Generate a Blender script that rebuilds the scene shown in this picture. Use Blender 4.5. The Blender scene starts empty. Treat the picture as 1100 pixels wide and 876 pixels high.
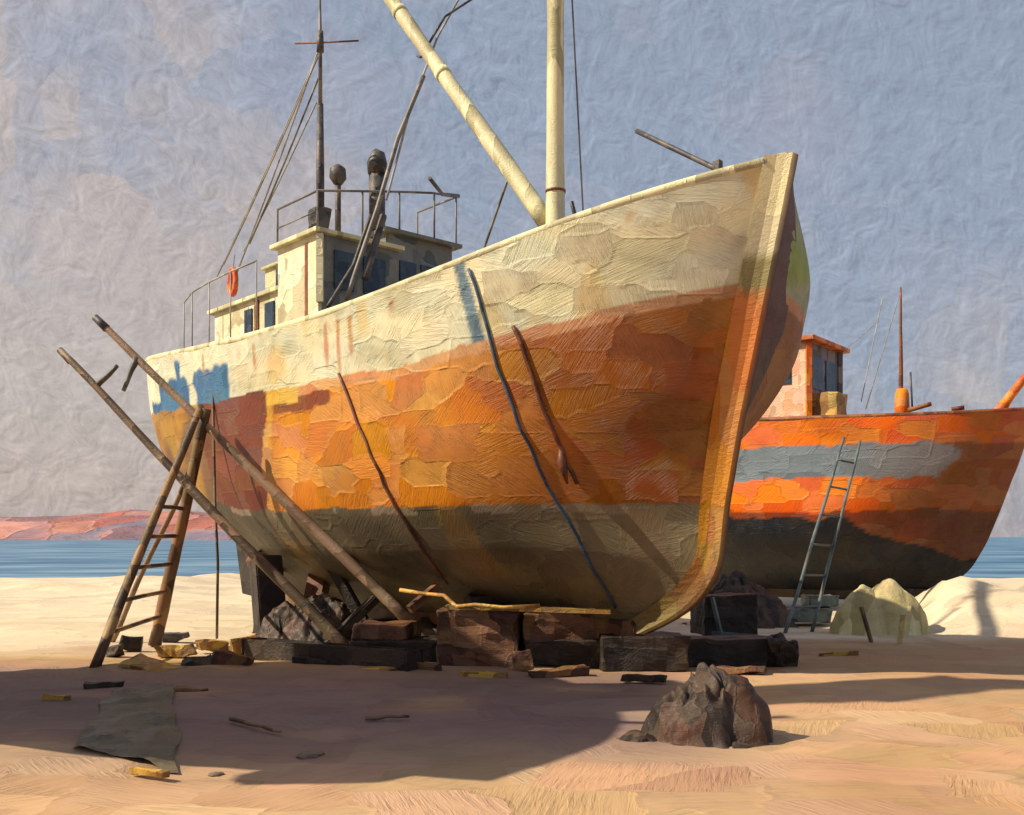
import bpy, bmesh, math, random
from mathutils import Vector, Matrix, noise as mnoise
R = math.radians
random.seed(7)
scene = bpy.context.scene
COL = scene.collection
EYE = 1.6; F = 1100.0; CX = 550.0; HY = 577.0
def P(px, py, d):            # a point at distance d that the photograph shows at (px, py)
    return Vector(((px-CX)/F*d, d, EYE-(py-HY)/F*d))
def G(px, py, z=0.0):        # the point on height z seen at (px, py)
    d = (EYE-z)*F/(py-HY)
    return Vector(((px-CX)/F*d, d, z))

# ------------------------------------------------------------------ materials
def N(nt, typ, **kw):
    n = nt.nodes.new(typ)
    for k, v in kw.items():
        if k.startswith('i_'):
            key = k[2:]
            n.inputs[int(key) if key.isdigit() else key.replace('_', ' ')].default_value = v
        else: setattr(n, k, v)
    return n
def ramp(nt, cols, interp='LINEAR'):
    r = nt.nodes.new('ShaderNodeValToRGB'); r.color_ramp.interpolation = interp
    el = r.color_ramp.elements
    n = len(cols)
    while len(el) < n: el.new(0.5)
    for i, c in enumerate(cols):
        el[i].position = (i/(n-1)) if interp == 'LINEAR' else i/n
        el[i].color = (c[0], c[1], c[2], 1)
    return r
def math_(nt, op, a, b=None, c=None):
    m = nt.nodes.new('ShaderNodeMath'); m.operation = op
    for i, x in enumerate((a, b, c)):
        if x is None: continue
        if isinstance(x, (int, float)): m.inputs[i].default_value = x
        else: nt.links.new(x, m.inputs[i])
    return m.outputs[0]
def vmath(nt, op, a, b):
    m = nt.nodes.new('ShaderNodeVectorMath'); m.operation = op
    for i, x in enumerate((a, b)):
        if isinstance(x, (tuple, list)): m.inputs[i].default_value = x
        elif isinstance(x, (int, float)): m.inputs['Scale'].default_value = x
        else: nt.links.new(x, m.inputs[i])
    return m.outputs[0]

def paint(name, cols, scale=3.0, stretch=(1, 1, 1), bump=0.012, rough=0.5, axis=(0.3, 0.3, 1), attr=None,
          var=0.30, coord='Object', spin=1.0, bris=38.0, metallic=0.0, spec=0.35, ridge=1.0, wobble=0.32):
    """Weathered, hand-brushed surface: patches laid down by a broad brush, each with its own stroke direction,
    slight colour change, bristle grooves and a raised edge."""
    m = bpy.data.materials.new(name); m.use_nodes = True
    nt = m.node_tree; L = nt.links
    bs = nt.nodes['Principled BSDF']
    tc = N(nt, 'ShaderNodeTexCoord')
    mp = N(nt, 'ShaderNodeMapping'); mp.inputs['Scale'].default_value = stretch
    L.new(tc.outputs[coord], mp.inputs['Vector'])
    nz = N(nt, 'ShaderNodeTexNoise', i_Scale=scale*0.9, i_Detail=3.0)
    L.new(mp.outputs[0], nz.inputs['Vector'])
    off = vmath(nt, 'SUBTRACT', nz.outputs['Color'], (0.5, 0.5, 0.5))
    off = vmath(nt, 'SCALE', off, wobble/scale*1.6)
    v = vmath(nt, 'ADD', mp.outputs[0], off)
    vo = N(nt, 'ShaderNodeTexVoronoi', i_Scale=scale, distance='CHEBYCHEV'); L.new(v, vo.inputs['Vector'])
    ve = N(nt, 'ShaderNodeTexVoronoi', i_Scale=scale, feature='F2', distance='CHEBYCHEV'); L.new(v, ve.inputs['Vector'])
    sp = N(nt, 'ShaderNodeSeparateColor'); L.new(vo.outputs['Color'], sp.inputs[0])
    rv = N(nt, 'ShaderNodeVectorRotate'); rv.rotation_type = 'AXIS_ANGLE'
    rv.inputs['Axis'].default_value = axis
    L.new(tc.outputs[coord], rv.inputs['Vector'])
    ang = math_(nt, 'MULTIPLY', math_(nt, 'SUBTRACT', sp.outputs[1], 0.5), 2.4*spin)
    L.new(ang, rv.inputs['Angle'])
    bm_ = N(nt, 'ShaderNodeMapping'); bm_.inputs['Scale'].default_value = (0.09, 1, 1)
    L.new(rv.outputs[0], bm_.inputs['Vector'])
    L.new(vmath(nt, 'SCALE', vo.outputs['Color'], 5.0), bm_.inputs['Location'])
    br = N(nt, 'ShaderNodeTexNoise', i_Scale=bris, i_Detail=5.0, i_Roughness=0.68, i_Distortion=0.5)
    L.new(bm_.outputs[0], br.inputs['Vector'])
    amp = N(nt, 'ShaderNodeTexNoise', i_Scale=scale*1.7, i_Detail=2.0); L.new(tc.outputs[coord], amp.inputs['Vector'])
    ampm = N(nt, 'ShaderNodeMapRange', i_1=0.35, i_2=0.65, i_3=0.25, i_4=1.25); L.new(amp.outputs[0], ampm.inputs[0])
    big = N(nt, 'ShaderNodeTexNoise', i_Scale=scale*0.35, i_Detail=4.0); L.new(tc.outputs[coord], big.inputs['Vector'])
    # colour
    val = math_(nt, 'ADD', math_(nt, 'MULTIPLY', sp.outputs[0], 0.55), math_(nt, 'MULTIPLY', big.outputs[0], 0.45))
    if attr:
        at = N(nt, 'ShaderNodeAttribute', attribute_name=attr)
        base = at.outputs['Color']
    else:
        rp = ramp(nt, cols); 
        mr = N(nt, 'ShaderNodeMapRange', i_1=0.18, i_2=0.82); L.new(val, mr.inputs[0])
        L.new(mr.outputs[0], rp.inputs[0]); base = rp.outputs[0]
    hs = N(nt, 'ShaderNodeHueSaturation'); L.new(base, hs.inputs['Color'])
    L.new(math_(nt, 'ADD', math_(nt, 'MULTIPLY', math_(nt, 'SUBTRACT', sp.outputs[2], 0.5), 0.035*(var/0.3)), 0.5), hs.inputs['Hue'])
    L.new(math_(nt, 'ADD', math_(nt, 'MULTIPLY', math_(nt, 'SUBTRACT', sp.outputs[1], 0.5), -0.5*var), 1.0), hs.inputs['Saturation'])
    vv = math_(nt, 'ADD', math_(nt, 'MULTIPLY', math_(nt, 'SUBTRACT', sp.outputs[0], 0.5), 1.3*var), 1.0)
    vv = math_(nt, 'ADD', vv, math_(nt, 'MULTIPLY', math_(nt, 'SUBTRACT', br.outputs[0], 0.5), 0.55*var+0.2))
    L.new(vv, hs.inputs['Value'])
    L.new(hs.outputs[0], bs.inputs['Base Color'])
    bs.inputs['Roughness'].default_value = rough
    bs.inputs['Metallic'].default_value = metallic
    bs.inputs['Specular IOR Level'].default_value = spec
    # relief
    ed = N(nt, 'ShaderNodeMapRange', i_1=0.0, i_2=0.11, i_3=1.0, i_4=0.0); L.new(math_(nt, 'SUBTRACT', ve.outputs['Distance'], vo.outputs['Distance']), ed.inputs[0])
    edm = math_(nt, 'MULTIPLY', ed.outputs[0], math_(nt, 'MULTIPLY', math_(nt, 'MULTIPLY', sp.outputs[2], ampm.outputs[0]), 0.55*ridge))
    h = math_(nt, 'ADD', math_(nt, 'MULTIPLY', math_(nt, 'SUBTRACT', br.outputs[0], .5), ampm.outputs[0]), math_(nt, 'MULTIPLY', sp.outputs[0], 0.28*ridge))
    h = math_(nt, 'ADD', h, edm)
    bp = N(nt, 'ShaderNodeBump', i_Strength=1.0, i_Distance=bump); L.new(h, bp.inputs['Height'])
    L.new(bp.outputs[0], bs.inputs['Normal'])
    return m

M = {}
M['hull'] = paint('hull_paint', None, attr='Col', coord='UV', scale=2.3, stretch=(0.6, 1.2, 1), bump=0.026, axis=(0, 0, 1), var=0.23, spin=1.1, bris=42, rough=0.5, spec=.25, wobble=.17)
M['cream'] = paint('cream_paint', [(.42, .36, .20), (.66, .60, .38), (.74, .70, .50), (.60, .60, .46)], scale=3, bump=.02, var=.2)
M['creamwood'] = paint('cream_wood', [(.40, .36, .20), (.62, .58, .36), (.72, .66, .40)], scale=4, bump=.012, var=.2, stretch=(1, 1, .3))
M['grey'] = paint('grey_shade_wall', [(.10, .13, .14), (.15, .18, .19), (.22, .22, .20), (.13, .18, .20)], scale=3, bump=.02)
M['roofgrey'] = paint('roof_paint', [(.13, .12, .10), (.22, .20, .16), (.12, .14, .14)], scale=4, bump=.01)
M['window'] = paint('dark_glass', [(.01, .02, .04), (.02, .045, .09), (.04, .06, .08)], scale=6, bump=.004, rough=.25, spec=.5)
M['iron'] = paint('old_iron', [(.035, .035, .04), (.08, .075, .08), (.12, .09, .07)], scale=8, bump=.006)
M['rig'] = paint('rigging', [(.09, .085, .075), (.16, .15, .14), (.22, .20, .17)], scale=4, bump=.002)
M['riglight'] = paint('light_rigging', [(.25, .24, .22), (.36, .34, .30)], scale=4, bump=.002)
M['rust'] = paint('rusty_iron', [(.14, .04, .02), (.30, .10, .03), (.08, .03, .02)], scale=5, bump=.01)
M['orange'] = paint('orange_paint', [(.45, .10, .015), (.70, .19, .02), (.82, .27, .03)], scale=4, bump=.015, var=.25)
M['buoy'] = paint('buoy_red', [(.5, .07, .02), (.75, .14, .03)], scale=6, bump=.004)
M['pink'] = paint('faded_pink_paint', [(.55, .34, .22), (.72, .50, .36), (.60, .28, .15)], scale=4, bump=.015, var=.2)
M['violet'] = paint('violet_shade_wall', [(.10, .09, .11), (.20, .17, .19), (.26, .22, .20)], scale=3, bump=.012)
M['pole'] = paint('pole_wood', [(.05, .035, .022), (.12, .08, .045), (.24, .16, .10)], scale=3, bump=.012)
M['polelight'] = paint('pole_wood_pale', [(.14, .09, .055), (.30, .20, .13), (.22, .15, .09)], scale=3, bump=.012)
M['ladder'] = paint('ladder_wood', [(.05, .03, .02), (.13, .08, .04), (.28, .17, .07)], scale=3, bump=.01)
M['ladderblue'] = paint('blue_grey_wood', [(.05, .07, .08), (.13, .17, .17), (.08, .08, .07)], scale=4, bump=.006)
M['darkwood'] = paint('dark_timber', [(.012, .010, .009), (.03, .022, .018), (.055, .036, .024)], scale=3, bump=.02)
M['brownwood'] = paint('red_brown_timber', [(.06, .028, .018), (.13, .058, .03), (.20, .10, .05), (.09, .048, .035)], scale=3, bump=.02)
M['ochre'] = paint('ochre_timber', [(.22, .12, .03), (.45, .27, .07), (.6, .38, .12)], scale=4, bump=.015)
M['bluewood'] = paint('blue_painted_timber', [(.06, .09, .10), (.16, .21, .20), (.05, .06, .06)], scale=4, bump=.015)
M['net'] = paint('brown_net', [(.02, .014, .011), (.045, .029, .021), (.08, .052, .036), (.07, .024, .013)], scale=7, bump=.014, stretch=(1, 1, .35), var=.22, bris=60)
M['tarp'] = paint('yellowed_canvas', [(.44, .37, .16), (.60, .52, .26), (.70, .62, .34)], scale=2.6, bump=.03, stretch=(1, 1, .5), var=.2)
M['bluerope'] = paint('blue_rope', [(.02, .04, .09), (.04, .09, .16)], scale=6, bump=.003)
M['redrope'] = paint('brown_rope', [(.08, .03, .02), (.17, .06, .03)], scale=6, bump=.003)
M['deck'] = paint('deck_wood', [(.12, .09, .06), (.22, .17, .11)], scale=3, bump=.01)
M['stone'] = paint('stone', [(.10, .08, .06), (.20, .15, .11), (.07, .06, .06)], scale=6, bump=.02)

# ------------------------------------------------------------------ object helpers
class MB:
    def __init__(s): s.bm = bmesh.new()
    def box(s, c, size, rot=(0, 0, 0), jit=0.0, bev=0.0):
        M4 = Matrix.Translation(c) @ Matrix.Rotation(rot[2], 4, 'Z') @ Matrix.Rotation(rot[1], 4, 'Y') @ Matrix.Rotation(rot[0], 4, 'X')
        r = bmesh.ops.create_cube(s.bm, size=1.0)
        vs = r['verts']
        for v in vs:
            v.co = M4 @ Vector([v.co[i]*size[i] + random.uniform(-jit, jit) for i in range(3)])
        if bev > 0:
            old = set(s.bm.verts)-set(vs)
            es = list({e for v in vs for e in v.link_edges})
            bmesh.ops.bevel(s.bm, geom=es, offset=bev, segments=2, affect='EDGES', profile=.6)
            if jit > 0:
                nw = [v for v in s.bm.verts if v not in old]
                es = list({e for v in nw for e in v.link_edges if e.calc_length() > .1})
                bmesh.ops.subdivide_edges(s.bm, edges=es, cuts=7, use_grid_fill=True)
                k = max(.012, jit)
                for v in s.bm.verts:
                    if v not in old: v.co += mnoise.noise_vector(v.co*4.0)*k*1.6+mnoise.noise_vector(v.co*13.0)*k*.6
        return s
    def beam(s, p0, p1, w, h=None, bev=0.0, up=Vector((0, 0, 1))):
        h = h or w; p0 = Vector(p0); p1 = Vector(p1); d = (p1-p0); Ln = d.length; d.normalize()
        if abs(d.dot(up)) > .98: up = Vector((0, 1, 0))
        x = d.cross(up).normalized(); z = x.cross(d)
        M4 = Matrix(((x.x, d.x, z.x, 0), (x.y, d.y, z.y, 0), (x.z, d.z, z.z, 0), (0, 0, 0, 1)))
        M4 = Matrix.Translation((p0+p1)/2) @ M4
        r = bmesh.ops.create_cube(s.bm, size=1.0); vs = r['verts']
        for v in vs: v.co = M4 @ Vector((v.co.x*w, v.co.y*Ln, v.co.z*h))
        if bev > 0:
            es = list({e for v in vs for e in v.link_edges})
            bmesh.ops.bevel(s.bm, geom=es, offset=bev, segments=2, affect='EDGES')
        return s
    def tube(s, pts, rad, n=8, closed=False):
        pts = [Vector(p) for p in pts]; m = len(pts)
        if isinstance(rad, (int, float)): rad = [rad]*m
        rings = []; prev = None
        for i, p in enumerate(pts):
            if closed: t = pts[(i+1) % m]-pts[i-1]
            else: t = pts[min(i+1, m-1)]-pts[max(i-1, 0)]
            t.normalize()
            if prev is None:
                a = Vector((0, 0, 1)) if abs(t.z) < .9 else Vector((1, 0, 0))
                x = t.cross(a).normalized()
            else:
                x = (prev-t*prev.dot(t)).normalized()
            prev = x; y = t.cross(x)
            rings.append([s.bm.verts.new(p+(x*math.cos(2*math.pi*k/n)+y*math.sin(2*math.pi*k/n))*rad[i]) for k in range(n)])
        rng = range(m) if closed else range(m-1)
        for i in rng:
            A = rings[i]; B = rings[(i+1) % m]
            for k in range(n):
                f = s.bm.faces.new((A[k], A[(k+1) % n], B[(k+1) % n], B[k])); f.smooth = True
        if not closed:
            s.bm.faces.new(rings[0][::-1]); s.bm.faces.new(rings[-1])
        return s
    def pole(s, p0, p1, r0, r1, wob=.0, seg=14, n=10):
        p0 = Vector(p0); p1 = Vector(p1); pts = []; rr = []
        for i in range(seg+1):
            t = i/seg; p = p0.lerp(p1, t)
            k = mnoise.noise_vector(Vector((p0.x*3, p0.y*3, t*3.2)))*wob
            pts.append(p+k*(1 if 0 < i < seg else .3)); rr.append((r0+(r1-r0)*t)*(1+.12*mnoise.noise(Vector((p0.x, t*9, 1)))))
        return s.tube(pts, rr, n)
    def poly_prism(s, pts, ext):
        a = [s.bm.verts.new(p) for p in pts]; b = [s.bm.verts.new(Vector(p)+Vector(ext)) for p in pts]
        n = len(a)
        s.bm.faces.new(a[::-1]); s.bm.faces.new(b)
        for i in range(n): s.bm.faces.new((a[i], a[(i+1) % n], b[(i+1) % n], b[i]))
        return s
    def build(s, name, mat, parent=None, smooth=False):
        org = Vector((0, 0, 0))
        if parent is not None:
            q = parent
            while q.parent: q = q.parent
            org = Vector(q.location)
            if 'org' in q: org = Vector(q['org'])
        bmesh.ops.recalc_face_normals(s.bm, faces=s.bm.faces)
        me = bpy.data.meshes.new(name); 
        for v in s.bm.verts: v.co -= org
        s.bm.to_mesh(me); s.bm.free()
        if smooth:
            for p in me.polygons: p.use_smooth = True
        me.materials.append(mat)
        o = bpy.data.objects.new(name, me); COL.objects.link(o)
        if parent is not None: o.parent = parent
        return o
def tag(o, label=None, cat=None, group=None, kind=None):
    if label: o['label'] = label
    if cat: o['category'] = cat
    if group: o['group'] = group
    if kind: o['kind'] = kind
    return o
def thing(name, label, cat, loc, group=None):
    o = bpy.data.objects.new(name, None); o.empty_display_size = .2; COL.objects.link(o)
    o.location = loc
    return tag(o, label, cat, group)
def solo(mb, name, mat, label, cat, group=None, smooth=False, center=None):
    """one-mesh thing with its origin at its base"""
    vs = [v.co for v in mb.bm.verts]
    c = Vector((sum(v.x for v in vs)/len(vs), sum(v.y for v in vs)/len(vs), min(v.z for v in vs)))
    for v in mb.bm.verts: v.co -= c
    o = mb.build(name, mat, None, smooth); o.location = c
    return tag(o, label, cat, group)
def interp(tab, x):
    if x <= tab[0][0]: return tab[0][1]
    for (a, b), (c, d) in zip(tab, tab[1:]):
        if x <= c:
            return b+(d-b)*(x-a)/(c-a)
    return tab[-1][1]
def sm(a, b, x):
    t = max(0, min(1, (x-a)/(b-a))); return t*t*(3-2*t)
def smooth_tab(tab, n=3):
    """resample a table and soften its corners"""
    x0, x1 = tab[0][0], tab[-1][0]; K = 60
    ys = [interp(tab, x0+(x1-x0)*i/K) for i in range(K+1)]
    for _ in range(n):
        ys = [ys[0]]+[(ys[i-1]+2*ys[i]+ys[i+1])/4 for i in range(1, K)]+[ys[-1]]
    return [(x0+(x1-x0)*i/K, ys[i]) for i in range(K+1)]

# ------------------------------------------------------------------ hulls
class Hull:
    def __init__(s, tip, ang, B, am, stem, stern, rail=None, railpx=None, zk=.45, fb=None, kk=None, kp=None):
        s.tip = Vector((tip[0], tip[1], 0)); s.e = Vector((math.cos(ang), -math.sin(ang), 0))
        s.n = Vector((-math.sin(ang), -math.cos(ang), 0))     # starboard, towards the viewer
        s.B = B; s.am = am; s.zk = zk
        s.k = smooth_tab(kk or [(0, .5), (.2, 1.0), (.4, 1.2), (.55, 1.4), (.7, 1.35), (.85, 1.2), (1, 1.1)], 3); s.kp = smooth_tab(kp or [(0, .5), (.2, .8), (.35, 1.2), (.5, 2.0), (.6, 3.8), (.7, 5.6), (.85, 5.0), (1, 1.8)], 3); s.stem = smooth_tab(stem, 4); s.stern = smooth_tab(stern, 4)
        s.f = smooth_tab(fb or [(0, .05), (.06, .28), (.13, .55), (.22, .76), (.35, .92), (.5, .985), (.7, 1.01), (1, 1.05)], 4)
        if rail: s.rail = smooth_tab(rail, 30)
        else:
            tab = []
            for i in range(61):
                ph = -math.pi/2+math.pi*i/60
                x, w, a = s.xw(ph, 1.0)
                p = s.tip+s.e*a+s.n*w
                px = CX+F*p.x/p.y
                tab.append((a, EYE-(interp(railpx, px)-HY)/F*p.y, px))
            # aft of the leftmost visible point keep the height level
            k = min(range(61), key=lambda i: tab[i][2])
            zl = tab[k][1]
            t2 = [(a, (zl if i < k else z)) for i, (a, z, px) in enumerate(tab)]
            s.rail = smooth_tab(t2, 22)
    def bow(s, d, D, h, sd=1):
        k = interp(s.k if sd > 0 else s.kp, h)
        m = max(1.25, k*D/s.B)
        return 1-max(0.0, 1-d/D)**m
    def xw(s, ph, h, sd=1):
        x = math.sin(ph); ab = interp(s.stem, h); as_ = interp(s.stern, h)
        if x >= 0:
            a = s.am+(ab-s.am)*x
            return x, s.B*interp(s.f, h)*s.bow(ab-a, ab-s.am, h, sd), a
        else:
            p = 1.9+.7*h; q = .75+1.35*sm(.1, .8, h)
            a = s.am+(as_-s.am)*(-x)
        w = s.B*interp(s.f, h)*max(0, 1-abs(x)**p)**(1/q)
        return x, w, a
    def pt(s, ph, h, side=1, inset=0.0):
        x, w, a = s.xw(ph, h, side)
        w = max(0, w-inset); 
        z = s.zk+h*(interp(s.rail, a)-s.zk)
        p = s.tip+s.e*a+s.n*(w*side); p.z = z
        return p, a, w
    def ax(s, a, z, off=0.0):
        p = s.tip+s.e*a+s.n*off; p.z = z; return p
    def hfor(s, a, below):
        zr = interp(s.rail, a); return 1-below/(zr-s.zk)
    def mesh(s, name, root, colfn, org, nph=170, nh=110):
        me = bpy.data.meshes.new(name)
        verts = []; uvs = []; cols = []; faces = []
        cols_ = []
        loop = [(-math.pi/2+math.pi*i/nph, 1) for i in range(nph+1)]+[(math.pi/2-math.pi*i/nph, -1) for i in range(1, nph)]
        m = len(loop)
        arc = [0.0]
        for i in range(1, m):
            arc.append(arc[-1]+(s.pt(loop[i][0], .8, loop[i][1])[0].xy-s.pt(loop[i-1][0], .8, loop[i-1][1])[0].xy).length)
        for j in range(nh+1):
            h = j/nh
            h = h**1.15
            for li_, (ph, sd) in enumerate(loop):
                p, a, w = s.pt(ph, h, sd)
                # slight fullness and unevenness of old planking
                k = .018*mnoise.noise(Vector((a*.8, p.z*1.3, sd*3)))
                p = p+s.n*sd*k
                verts.append(p-org); uvs.append((arc[li_], p.z*1.05))
                cols.append(colfn(a, p.z, interp(s.rail, a)-p.z, sd, w))
        for j in range(nh):
            for i in range(m):
                i2 = (i+1) % m
                faces.append((j*m+i, j*m+i2, (j+1)*m+i2, (j+1)*m+i))
        me.from_pydata([tuple(v) for v in verts], [], faces)
        uvl = me.uv_layers.new(name='UVMap')
        ca = me.color_attributes.new('Col', 'FLOAT_COLOR', 'POINT')
        for i, c in enumerate(cols): ca.data[i].color = (c[0], c[1], c[2], 1)
        for pl in me.polygons:
            pl.use_smooth = True
            for li in pl.loop_indices:
                uvl.data[li].uv = uvs[me.loops[li].vertex_index]
        me.materials.append(M['hull'])
        bm = bmesh.new(); bm.from_mesh(me); bmesh.ops.remove_doubles(bm, verts=bm.verts, dist=.0005)
        bmesh.ops.recalc_face_normals(bm, faces=bm.faces); bm.to_mesh(me); bm.free()
        o = bpy.data.objects.new(name, me); COL.objects.link(o); o.parent = root
        return o
    def loop(s, below, inset=0.0, n=60, out=0.0, sides=(1, -1)):
        pts = []
        seq = [(-math.pi/2+math.pi*i/n, 1) for i in range(n+1)] if 1 in sides else []
        if -1 in sides: seq += [(math.pi/2-math.pi*i/n, -1) for i in range(1, n)]
        for ph, sd in seq:
            x, w, a = s.xw(ph, 1.0)
            h = s.hfor(a, below)
            p, a, w = s.pt(ph, h, sd)
            c = s.ax(s.am, p.z)
            cen = s.ax(a*.9+s.am*.1, p.z)
            d = (p-cen); 
            if d.length > 1e-4: d.normalize()
            pts.append(p+d*(out-inset))
        return pts
    def bulwark(s, root, matin, matdeck, depth=.95, th=.13):
        outer = s.loop(0.0, 0.0); inner = s.loop(0.0, th); low = s.loop(depth, th)
        mb = MB(); n = len(outer)
        O = [mb.bm.verts.new(p) for p in outer]; I = [mb.bm.verts.new(p) for p in inner]; Lw = [mb.bm.verts.new(p) for p in low]
        for i in range(n):
            k = (i+1) % n
            mb.bm.faces.new((O[i], O[k], I[k], I[i])); mb.bm.faces.new((I[i], I[k], Lw[k], Lw[i]))
        o1 = mb.build('bulwark', matin, root)
        mb = MB()
        D = [mb.bm.verts.new(p) for p in low]
        half = n//2
        # deck strip between mirrored points
        for i in range(half):
            a, b = D[i], D[i+1]; c, d = D[(n-i-1) % n], D[(n-i) % n]
            vs = []
            for v in (a, b, c, d):
                if v not in vs: vs.append(v)
            if len(vs) >= 3:
                try: mb.bm.faces.new(vs)
                except ValueError: pass
        mb.build('deck', matdeck, root)

def nz(x, y, z=0.0): return mnoise.noise(Vector((x, y, z)))
def mix(a, b, t): return tuple(a[i]+(b[i]-a[i])*t for i in range(3))

# ================================================================== THE FISHING BOAT
HA = R(48)
big = Hull((2.95, 10.9), HA, 2.15, -6.5,
    stem=[(0, -2.05), (.04, -1.6), (.09, -1.22), (.17, -.95), (.30, -.88), (.49, -.68), (.74, -.35), (1, 0)],
    stern=[(0, -11.0), (.1, -11.4), (.2, -12.2), (.32, -13.1), (.45, -13.9), (.6, -14.5), (.8, -14.85), (1, -14.95)],
    railpx=[(135, 391), (145, 390), (230, 372), (300, 354), (390, 325), (500, 283), (600, 243), (700, 212), (760, 190), (800, 178), (850, 170), (900, 172)])
CREAM = (.66, .60, .38); CREAM2 = (.60, .60, .44); ORANGE = (.55, .20, .022); OR2 = (.63, .26, .04); RUST = (.40, .13, .025); MAROON = (.14, .035, .02)
OCHRE = (.50, .25, .04); BOT = (.135, .112, .07); BOT2 = (.08, .066, .042); BLUE = (.025, .10, .24); BROWN = (.24, .12, .035)
BD = [(-15, 1.05), (-10.5, .93), (-8, .84), (-6, .82), (-4, .93), (-2, 1.02), (-.4, 1.12)]
def bigcol(a, z, dep, sd, w):
    j1 = nz(a*1.3, z*.7, 2)*.16+nz(a*5, z*2, 5)*.05
    bd = interp(BD, a)+.4*j1
    boot = 1.98+.42*sm(-7.5, -12.5, a)+nz(a*2, 1, 8)*.05
    if dep < bd:
        c = mix(CREAM, CREAM2, sm(-.2, .4, nz(a*.9, z*2.2, 3)+.1))
        c = mix(c, (.42, .38, .24), .5*sm(.15, .45, nz(a*1.6, z*4, 9)))
        c = mix(c, (.60, .40, .12), .55*sm(.25, .5, nz(a*2.2, z*1.1, 21)))
        if a < -8.2: c = mix(c, (.62, .64, .54), .5)
        # blue paint left of old patches near the stern
        if sd > 0 and w > .3:
            for (a0, a1, d0, d1) in ((-11.9, -10.15, .42, 1.2), (-9.85, -8.5, .32, 1.05), (-12.9, -11.8, .78, 1.2), (-10.75, -10.45, .15, .6)):
                e = min(a-a0, a1-a, dep-d0, d1-dep)+nz(a*4, z*4, 4)*.12
                c = mix(c, mix(BLUE, (.05, .16, .30), .5+.5*nz(a*6, z*3, 1)), sm(-.05, .05, e))
            # blue streak under the fairlead and rust runs from the scuppers
            c = mix(c, (.04, .12, .20), .9*sm(.10, .055, abs(a+3.12-.25*dep)+.02*nz(z*4, 1)))
            for aa, dl in ((-5.62, .8), (-5.33, .95), (-5.05, .75), (-7.6, .6), (-9.4, .5), (-1.25, .3), (-4.2, .35)):
                c = mix(c, (.42, .16, .03), .8*sm(.065, .025, abs(a-aa)+.03*nz(z*3, aa))*sm(.08, .16, dep)*sm(dl, dl-.25, dep))
        if sd < 0: c = mix((.33, .36, .22), (.26, .34, .08), sm(-.2, .4, nz(a*2, z*2, 1)))  # port bulwark painted a darker green for the shade on that side
        return c
    if z > boot:
        c = mix(ORANGE, OR2, sm(-.3, .5, nz(a*.8, z*1.1, 7)))
        c = mix(c, RUST, .75*sm(.12, .42, nz(a*.75+3, z*1.0, 12)))
        c = mix(c, OCHRE, .45*sm(.22, .5, nz(a*1.0, z*1.4, 33)))
        # shade of the bow turning from the sun, painted in as dark rust
        c = mix(c, (.22, .065, .016), .85*sm(-3.6, -1.5, a+.6*nz(a, z*1.3, 4)+.15*(z-3.4))*(1-.7*sm(-.9, -.35, a-.13*(z-4)))) if sd > 0 else mix((.22, .09, .02), (.30, .14, .03), .5+nz(a*2, z, 4))  # port branch painted darker, as that side gets no sun
        if dep < bd+.13: c = mix(c, (.55, .30, .16), .7)
        if sd > 0:
            jj = .2*nz(z*2.2, a*.5, 3)
            if -9.7+jj < a < -7.45+jj*.8 - .12*(3.4-z) : c = mix(MAROON, (.17, .05, .02), .5+nz(a*2, z*2, 6))
            elif -7.45+jj*.8-.12*(3.4-z) <= a < -7.25+jj*.5: c = OCHRE
            elif a <= -9.7+jj: c = mix((.38, .20, .04), (.17, .085, .03), sm(-.35, .25, nz(a*1.1, z*1.6, 2)+ .28*(3.1-z)))
            if -7.1 < a < -5.6 and bd+.14 < dep < bd+.34+.05*nz(a*4, 2): c = (.22, .07, .02)
            if -7.3 < a < -6.4 and bd < dep < bd+.22: c = (.62, .36, .07)
        return c
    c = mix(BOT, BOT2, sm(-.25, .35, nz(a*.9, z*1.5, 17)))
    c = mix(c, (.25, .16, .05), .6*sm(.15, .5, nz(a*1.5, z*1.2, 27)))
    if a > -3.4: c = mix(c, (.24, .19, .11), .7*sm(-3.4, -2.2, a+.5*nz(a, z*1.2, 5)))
    if a < -8: c = mix(c, (.045, .038, .03), .85*sm(-7.5, -9.5, a))  # stern underside painted near-black, its shade put into the colour
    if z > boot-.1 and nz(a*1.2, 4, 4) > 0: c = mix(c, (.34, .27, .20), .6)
    return c
org = big.ax(-7, 0)
boat = thing('fishing_boat', 'large orange fishing boat with cream bulwark and olive bottom, propped up on the sand', 'boat', org)
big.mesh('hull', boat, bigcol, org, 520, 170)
big.bulwark(boat, M['cream'], M['deck'])
MB().tube(big.loop(-.02, .05, n=90), .062, 8, closed=True).build('cap_rail', M['creamwood'], boat)
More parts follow.
